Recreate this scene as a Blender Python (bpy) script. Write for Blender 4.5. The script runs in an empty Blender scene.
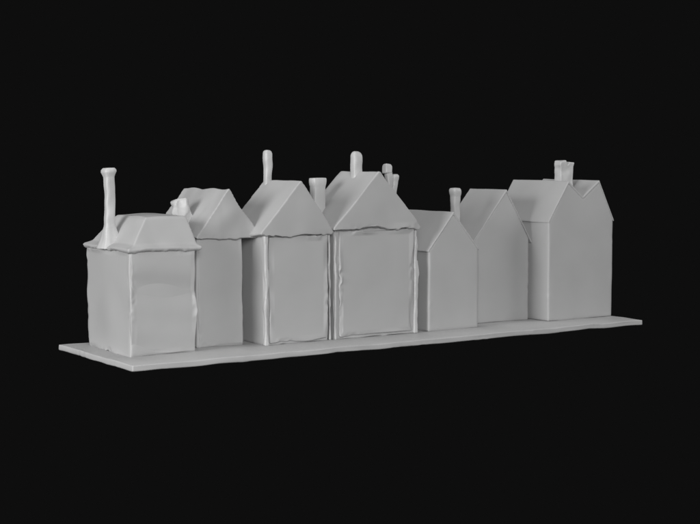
import bpy, math, bmesh
from mathutils import Vector, noise

scene = bpy.context.scene
col = scene.collection
scene.view_settings.view_transform = 'Standard'
scene.view_settings.look = 'None'
scene.view_settings.exposure = 0

# ---------------------------------------------------------------- world
w = bpy.data.worlds.new("World"); scene.world = w; w.use_nodes = True
w.node_tree.nodes["Background"].inputs[0].default_value = (0.0044, 0.0044, 0.0044, 1)
w.node_tree.nodes["Background"].inputs[1].default_value = 1.0

# ---------------------------------------------------------------- material
def clay(name, base, rough=0.55, bump=0.06):
    m = bpy.data.materials.new(name); m.use_nodes = True
    nt = m.node_tree; b = nt.nodes["Principled BSDF"]
    b.inputs["Roughness"].default_value = rough
    b.inputs["Specular IOR Level"].default_value = 0.4
    tc = nt.nodes.new("ShaderNodeTexCoord")
    n = nt.nodes.new("ShaderNodeTexNoise"); n.inputs["Scale"].default_value = 0.5; n.inputs["Detail"].default_value = 4
    r = nt.nodes.new("ShaderNodeMapRange")
    r.inputs[1].default_value = 0.3; r.inputs[2].default_value = 0.7
    r.inputs[3].default_value = base*0.97; r.inputs[4].default_value = base*1.03
    nt.links.new(tc.outputs["Object"], n.inputs["Vector"])
    nt.links.new(n.outputs["Fac"], r.inputs[0])
    nt.links.new(r.outputs[0], b.inputs["Base Color"])
    n2 = nt.nodes.new("ShaderNodeTexNoise"); n2.inputs["Scale"].default_value = 1.0; n2.inputs["Detail"].default_value = 2
    bp = nt.nodes.new("ShaderNodeBump"); bp.inputs["Strength"].default_value = bump; bp.inputs["Distance"].default_value = 0.1
    nt.links.new(tc.outputs["Object"], n2.inputs["Vector"])
    nt.links.new(n2.outputs["Fac"], bp.inputs["Height"])
    nt.links.new(bp.outputs[0], b.inputs["Normal"])
    return m
M_WALL = clay("grey_clay_wall", 0.37, 0.52)
M_ROOF = clay("grey_clay_roof", 0.36)
M_CHIM = clay("grey_clay_chimney", 0.45, 0.42)
M_BASE = clay("grey_clay_base", 0.41)

# ---------------------------------------------------------------- mesh tools
def raw(verts, faces):
    me = bpy.data.meshes.new("tmp")
    me.from_pydata([tuple(v) for v in verts], [], faces); me.update()
    bm = bmesh.new(); bm.from_mesh(me)
    bmesh.ops.recalc_face_normals(bm, faces=bm.faces)
    bm.to_mesh(me); bm.free()
    return me

def loft(rings):
    n = len(rings[0]); vs = [v for r in rings for v in r]; fs = []
    for k in range(len(rings)-1):
        for i in range(n):
            j = (i+1) % n
            fs.append((k*n+i, k*n+j, (k+1)*n+j, (k+1)*n+i))
    fs.append(tuple(range(n))[::-1]); fs.append(tuple((len(rings)-1)*n+i for i in range(n)))
    return raw(vs, fs)

def rect(x0, x1, y0, y1, z):
    return [(x0, y0, z), (x1, y0, z), (x1, y1, z), (x0, y1, z)]

def octo(x, y, rx, ry, z):
    out = []
    for i in range(16):
        a = i*math.pi/8
        c, s = math.cos(a), math.sin(a)
        k = (abs(c)**6+abs(s)**6)**(-1/6)
        out.append((x+c*k*rx, y+s*k*ry, z))
    return out

def prism(prof, y0, y1):
    n = len(prof)
    vs = [(a, y0, b) for a, b in prof] + [(a, y1, b) for a, b in prof]
    fs = [tuple(range(n)), tuple(range(2*n-1, n-1, -1))]
    for i in range(n):
        j = (i+1) % n
        fs.append((i, j, n+j, n+i))
    return raw(vs, fs)

def bake(me, name, mat, origin, parent=None, voxel=0.08, amp=0.03, freq=0.9, smooth=2, rag=None, seed=0.0, edge=0.0, wave=0.0):
    """fuse into one softened clay surface; flat in the middle, slightly dented along its edges."""
    tmp = bpy.data.objects.new("tmp", me); col.objects.link(tmp)
    md = tmp.modifiers.new("r", 'REMESH'); md.mode = 'VOXEL'; md.voxel_size = voxel; md.use_smooth_shade = True
    if smooth:
        s = tmp.modifiers.new("s", 'SMOOTH'); s.iterations = smooth; s.factor = 0.5
    dg = bpy.context.evaluated_depsgraph_get()
    out = bpy.data.meshes.new_from_object(tmp.evaluated_get(dg))
    bpy.data.objects.remove(tmp, do_unlink=True)
    bpy.data.meshes.remove(me)
    o3 = Vector(origin); sd = Vector((seed*3.1, seed*1.7, seed*5.3))
    lo = [min(v.co[i] for v in out.vertices) for i in range(3)]
    hi = [max(v.co[i] for v in out.vertices) for i in range(3)]
    for v in out.vertices:
        p = v.co.copy()
        d = noise.noise_vector(p*freq + sd)*amp
        if edge:
            near = sorted([min(p[i]-lo[i], hi[i]-p[i]) for i in range(3)])
            t = max(0.0, 1-near[1]/0.26)
            if t > 0:
                e = noise.noise_vector(p*0.75 + sd*2)
                f = noise.noise_vector(p*3.2 + sd*3)
                pinch = max(0.0, noise.noise(p*0.6 + sd*5)-0.05)*1.6
                d += (e*0.8 + f*pinch)*edge*t
        if wave:
            d.y += wave*(math.sin(p.z*2.1+seed)+0.5*math.sin(p.z*3.9+p.x*0.5))
        if rag:
            zlo, depth, fall = rag
            t = max(0.0, 1-(p.z-zlo)/fall)
            if t > 0:
                n = 0.9*noise.noise(Vector((p.x*0.8, p.y*0.8, seed*9.0)))
                n += 0.8*max(0, noise.noise(Vector((p.x*2.9, p.y*2.9, seed*4.0)))-0.1)
                d.z += -t*depth*(0.1+n)
        v.co = p + d - o3
    out.name = name
    for pl in out.polygons: pl.use_smooth = True
    out.materials.clear(); out.materials.append(mat)
    ob = bpy.data.objects.new(name, out); col.objects.link(ob)
    if parent:
        ob.parent = parent
        ob.location = o3 - Vector(parent["_base"])
        ob["_base"] = tuple(o3)
    else:
        ob.location = o3
    return ob

def house(label, base):
    e = bpy.data.objects.new("terraced_house", None); col.objects.link(e)
    e.empty_display_size = 0.5; e.location = base
    e["_base"] = tuple(base); e["label"] = label; e["category"] = "house"
    e["group"] = "terraced houses standing in a row on the base slab"
    return e

def gable_mesh(x0, x1, y0, y1, ze, zr, xr=None, lip=0.09):
    if xr is None: xr = (x0+x1)/2
    return prism([(x0+.05, ze-lip), (x1-.05, ze-lip), (x1, ze), (xr+0.03, zr), (xr-0.03, zr), (x0, ze)], y0, y1)

def box(x0, x1, y0, y1, z0, z1):
    return loft([rect(x0, x1, y0, y1, z0), rect(x0, x1, y0, y1, z1)])

def add_wall(h, x0, x1, y0, y1, z1, seed, amp=0.02, edge=0.06):
    return bake(box(x0, x1, y0, y1, 0.0, z1), "wall", M_WALL, ((x0+x1)/2, (y0+y1)/2, 0), h, 0.07, amp, 0.4, 1, None, seed, edge)

def add_panel(h, x0, x1, y, z0, z1, seed, thick=0.07, wave=0.0, edge=0.10, amp=0.02):
    return bake(box(x0, x1, y-thick, y+0.12, z0, z1), "facade_panel", M_WALL, ((x0+x1)/2, y, z0), h, 0.035, amp, 0.5, 2, None, seed, edge, wave)

def add_post(h, x, y, z0, z1, wdt, seed):
    rings = []
    N = 30
    for k in range(N+1):
        z = z0+(z1-z0)*k/N
        s = wdt*(1+0.7*noise.noise(Vector((seed, z*1.1, 3))))
        dx = 0.07*noise.noise(Vector((seed*2, z*0.8, 9)))
        rings.append(rect(x-s/2+dx, x+s/2+dx, y-s*0.55, y+s*0.6, z))
    return bake(loft(rings), "corner_post", M_CHIM, (x, y, z0), h, 0.035, 0.02, 1.4, 2, None, seed)

def add_chimney(parent, x, y, z0, z1, wx, wy, seed, cap=0.0, flare=0.0, lean=0.0, rnd=0.0, lump=0.03, capt=0.86, name="chimney"):
    rings = []
    N = 36
    for k in range(N+1):
        t = k/N; z = z0+(z1-z0)*t
        s = 1.0 + flare*max(0, 1-t*3.2)**1.3
        if cap and t > capt: s *= 1+cap*math.sin(min(1, (t-capt)/(1-capt))*math.pi*0.8)
        dtop = (z1-z)/(wx*0.5)
        if rnd and dtop < 1: s *= (1-rnd)+rnd*math.sqrt(max(0.02, 1-(1-dtop)**2))
        dx = lean*t*t + 0.03*noise.noise(Vector((seed, z*0.7, 2)))
        rings.append(octo(x+dx, y, wx/2*s, wy/2*s, z))
    return bake(loft(rings), name, M_CHIM, (x, y, z0), parent, 0.035, lump, 1.6, 2, None, seed)

# ---------------------------------------------------------------- base slab
slab = bake(box(-0.08, 32.78, 0, 8.9, -0.30, 0.0), "base_slab", M_BASE, (16.35, 4.4, -0.29), None, 0.065, 0.03, 0.4, 2, None, 4.0, 0.065)
slab["label"] = "long thin grey base slab carrying the houses"
slab["category"] = "base"

# ---------------------------------------------------------------- house 1 : mansard
h = house("low end house with flat topped mansard roof and tall chimney", (2.8, 5.1, 0))
add_wall(h, 1.04, 4.56, 2.62, 7.75, 5.12, 1.0, 0.07, 0.16)
add_panel(h, 1.12, 4.58, 2.62, 0.04, 5.06, 1.3, 0.07, 0.050, 0.09, 0.04)
roof = bake(loft([rect(1.02, 4.78, 2.50, 7.78, 5.06), rect(0.90, 4.88, 2.40, 7.88, 5.14), rect(0.90, 4.88, 2.40, 7.88, 5.24), rect(1.32, 4.78, 2.72, 7.6, 5.42),
                  rect(2.20, 4.54, 3.32, 6.85, 6.62), rect(2.35, 4.44, 3.45, 6.7, 6.74)]),
            "roof", M_ROOF, (2.8, 5.1, 5.0), h, 0.045, 0.05, 0.8, 1, (5.06, 0.13, 0.2), 1.7, 0.08)
add_chimney(roof, 1.32, 5.45, 5.1, 9.12, 0.48, 0.44, 1.9, cap=0.42, flare=1.5, capt=0.90, rnd=0.2, lump=0.05)

# ---------------------------------------------------------------- house 2
h = house("narrow set back gabled house with a stubby crooked chimney", (6.6, 5.9, 0))
add_wall(h, 5.2, 7.85, 3.65, 8.2, 5.6, 2.0, 0.02, 0.08)
add_panel(h, 5.3, 7.82, 3.65, 0.05, 5.50, 2.2, 0.03, 0.0, 0.08)
roof = bake(gable_mesh(5.05, 8.74, 3.40, 8.3, 5.60, 8.02, 6.95), "roof", M_ROOF, (6.9, 5.9, 5.6), h, 0.05, 0.09, 0.9, 1, (5.51, 0.12, 0.2), 2.4, 0.08)
rings = []
for t, s, dx in ((0, .9, .14), (.25, 1.0, .08), (.40, 1.12, .0), (.54, 1.08, -.06), (.66, .96, -.08), (.78, 1.0, -.13), (.9, .95, -.17), (.97, .7, -.18), (1.0, .4, -.18)):
    rings.append(octo(5.46+dx, 5.6, .42*s, .38*s, 5.9+1.66*t))
bake(loft(rings), "chimney", M_CHIM, (5.5, 5.6, 6), roof, 0.035, 0.18, 1.9, 3, None, 3.6)

# ---------------------------------------------------------------- house 3
h = house("gabled house with thin tall chimney and framed front wall", (10.5, 4.3, 0))
add_wall(h, 8.55, 12.45, 2.66, 6.0, 5.72, 3.0)
add_panel(h, 8.82, 12.34, 2.66, 0.12, 5.54, 3.2, 0.12, 0.0, 0.15)
add_post(h, 8.62, 2.60, 0.0, 5.64, 0.18, 3.5)
add_post(h, 12.50, 2.64, 0.0, 5.60, 0.10, 3.7)
roof = bake(gable_mesh(8.15, 12.62, 2.34, 6.1, 5.74, 8.42, 10.62), "roof", M_ROOF, (10.5, 4.3, 5.7), h, 0.05, 0.04, 0.7, 1, (5.65, 0.18, 0.2), 3.9, 0.08)
add_chimney(roof, 10.6, 5.75, 7.9, 10.0, 0.42, 0.42, 4.1, rnd=0.6, lump=0.06)
# ---------------------------------------------------------------- house 4
h = house("widest tall gabled house with several chimneys and framed front", (15.4, 4.3, 0))
add_wall(h, 12.80, 18.05, 2.66, 6.0, 5.90, 5.0)
add_panel(h, 13.06, 17.86, 2.66, 0.12, 5.72, 5.2, 0.12, 0.0, 0.20)
add_post(h, 12.88, 2.64, 0.0, 5.78, 0.10, 5.4)
add_post(h, 18.06, 2.60, 0.0, 5.84, 0.20, 5.6)
roof = bake(gable_mesh(12.60, 18.25, 2.34, 6.1, 5.93, 8.84, 15.5), "roof", M_ROOF, (15.4, 4.3, 5.9), h, 0.05, 0.04, 0.7, 1, (5.84, 0.20, 0.2), 5.8, 0.10)
add_chimney(roof, 15.45, 4.45, 8.2, 9.92, 0.58, 0.5, 6.0, rnd=0.7, flare=0.3, lump=0.06)
add_chimney(roof, 13.25, 4.95, 6.1, 8.50, 0.78, 0.62, 6.2, cap=0.12, capt=0.8)
c = add_chimney(roof, 18.05, 4.9, 6.0, 9.00, 0.38, 0.38, 6.4, lean=-0.22, lump=0.06)
add_chimney(c, 17.80, 4.9, 8.72, 9.26, 0.50, 0.44, 6.5, rnd=0.5, lean=-0.05, lump=0.08, name="chimney_pot")
add_chimney(roof, 18.08, 4.75, 6.0, 8.66, 0.34, 0.34, 6.6, lean=0.18, cap=0.2, capt=0.85, rnd=0.4, lump=0.06)

# ---------------------------------------------------------------- flush gabled houses
def flush_house(h, x0, x1, y0, y1, ze, pts, seed, over=0.05, right=None):
    prof = [(x0, 0), (x1, 0), (x1, ze)] + pts[::-1] + [(x0, ze)]
    bake(prism(prof, y0, y1), "wall", M_WALL, ((x0+x1)/2, (y0+y1)/2, 0), h, 0.07, 0.03, 0.4, 1, None, seed, 0.04)
    a = 0.09
    rx, rz = right if right else (x1+over, ze-0.02)
    up = [(x0-over, ze-0.02)] + [(p[0], p[1]+a) for p in pts] + [(rx, rz)]
    dn = [(x0-over, ze-0.12)] + [(p[0], p[1]-a) for p in pts] + [(rx, rz-0.12)]
    return bake(prism(up+dn[::-1], y0-0.015, y1+0.05), "roof", M_ROOF, ((x0+x1)/2, (y0+y1)/2, ze), h, 0.045, 0.03, 0.6, 2, None, seed+.4, 0.0)

h = house("lowest plain gabled house with a single thin chimney", (20.6, 5.2, 0))
roof = flush_house(h, 18.92, 22.4, 2.48, 8.0, 4.48, [(20.6, 6.50)], 7.0)
add_chimney(roof, 21.9, 4.0, 5.0, 7.84, 0.46, 0.46, 7.6, cap=0.22, capt=0.84, lump=0.05, rnd=0.2)

h = house("plain set back house with steep gable roof", (25.5, 5.7, 0))
flush_house(h, 23.2, 27.34, 3.90, 7.3, 4.80, [(25.6, 7.62)], 8.0, right=(27.58, 4.60))

h = house("large deep end house with twin gables and broad chimney", (30.1, 5.6, 0))
roof = flush_house(h, 27.62, 32.72, 2.48, 7.45, 5.85, [(29.1, 8.12), (30.25, 7.15), (31.55, 8.12)], 9.0)
bake(prism([(29.95, 6.9), (30.95, 6.9), (30.95, 9.02), (31.0, 9.25), (30.62, 9.3), (30.55, 9.12), (30.42, 9.12), (30.36, 9.38), (29.95, 9.34), (29.9, 9.1), (29.95, 8.9)], 4.1, 4.7),
     "chimney", M_CHIM, (30.45, 4.4, 7), roof, 0.035, 0.06, 1.9, 2, None, 9.6)

for o in bpy.data.objects:
    if "_base" in o: del o["_base"]

# ---------------------------------------------------------------- lights (studio lamps)
def area(loc, target, size, power, name):
    l = bpy.data.lights.new(name, 'AREA'); l.shape = 'DISK'; l.size = size; l.energy = power
    o = bpy.data.objects.new(name, l); col.objects.link(o); o.location = loc
    o.rotation_euler = (Vector(target)-Vector(loc)).to_track_quat('-Z', 'Y').to_euler()
    return o
C = (16, 4, 3)
area((-18, -62, 24), C, 30, 41000, "key_lamp")
area((-62, -8, 20), C, 30, 43000, "side_lamp")
area((60, -20, 25), C, 20, 7000, "fill_lamp")
area((10, 10, 60), C, 30, 11000, "top_lamp")

# ---------------------------------------------------------------- camera
cam = bpy.data.cameras.new("Camera"); co = bpy.data.objects.new("Camera", cam); col.objects.link(co)
cam.lens = 74.06; cam.sensor_width = 36; cam.clip_end = 500
co.location = (-28.44, -60.71, 10.0)
co.rotation_euler = (math.radians(90-4.45), 0, math.radians(-33.7))
scene.camera = co
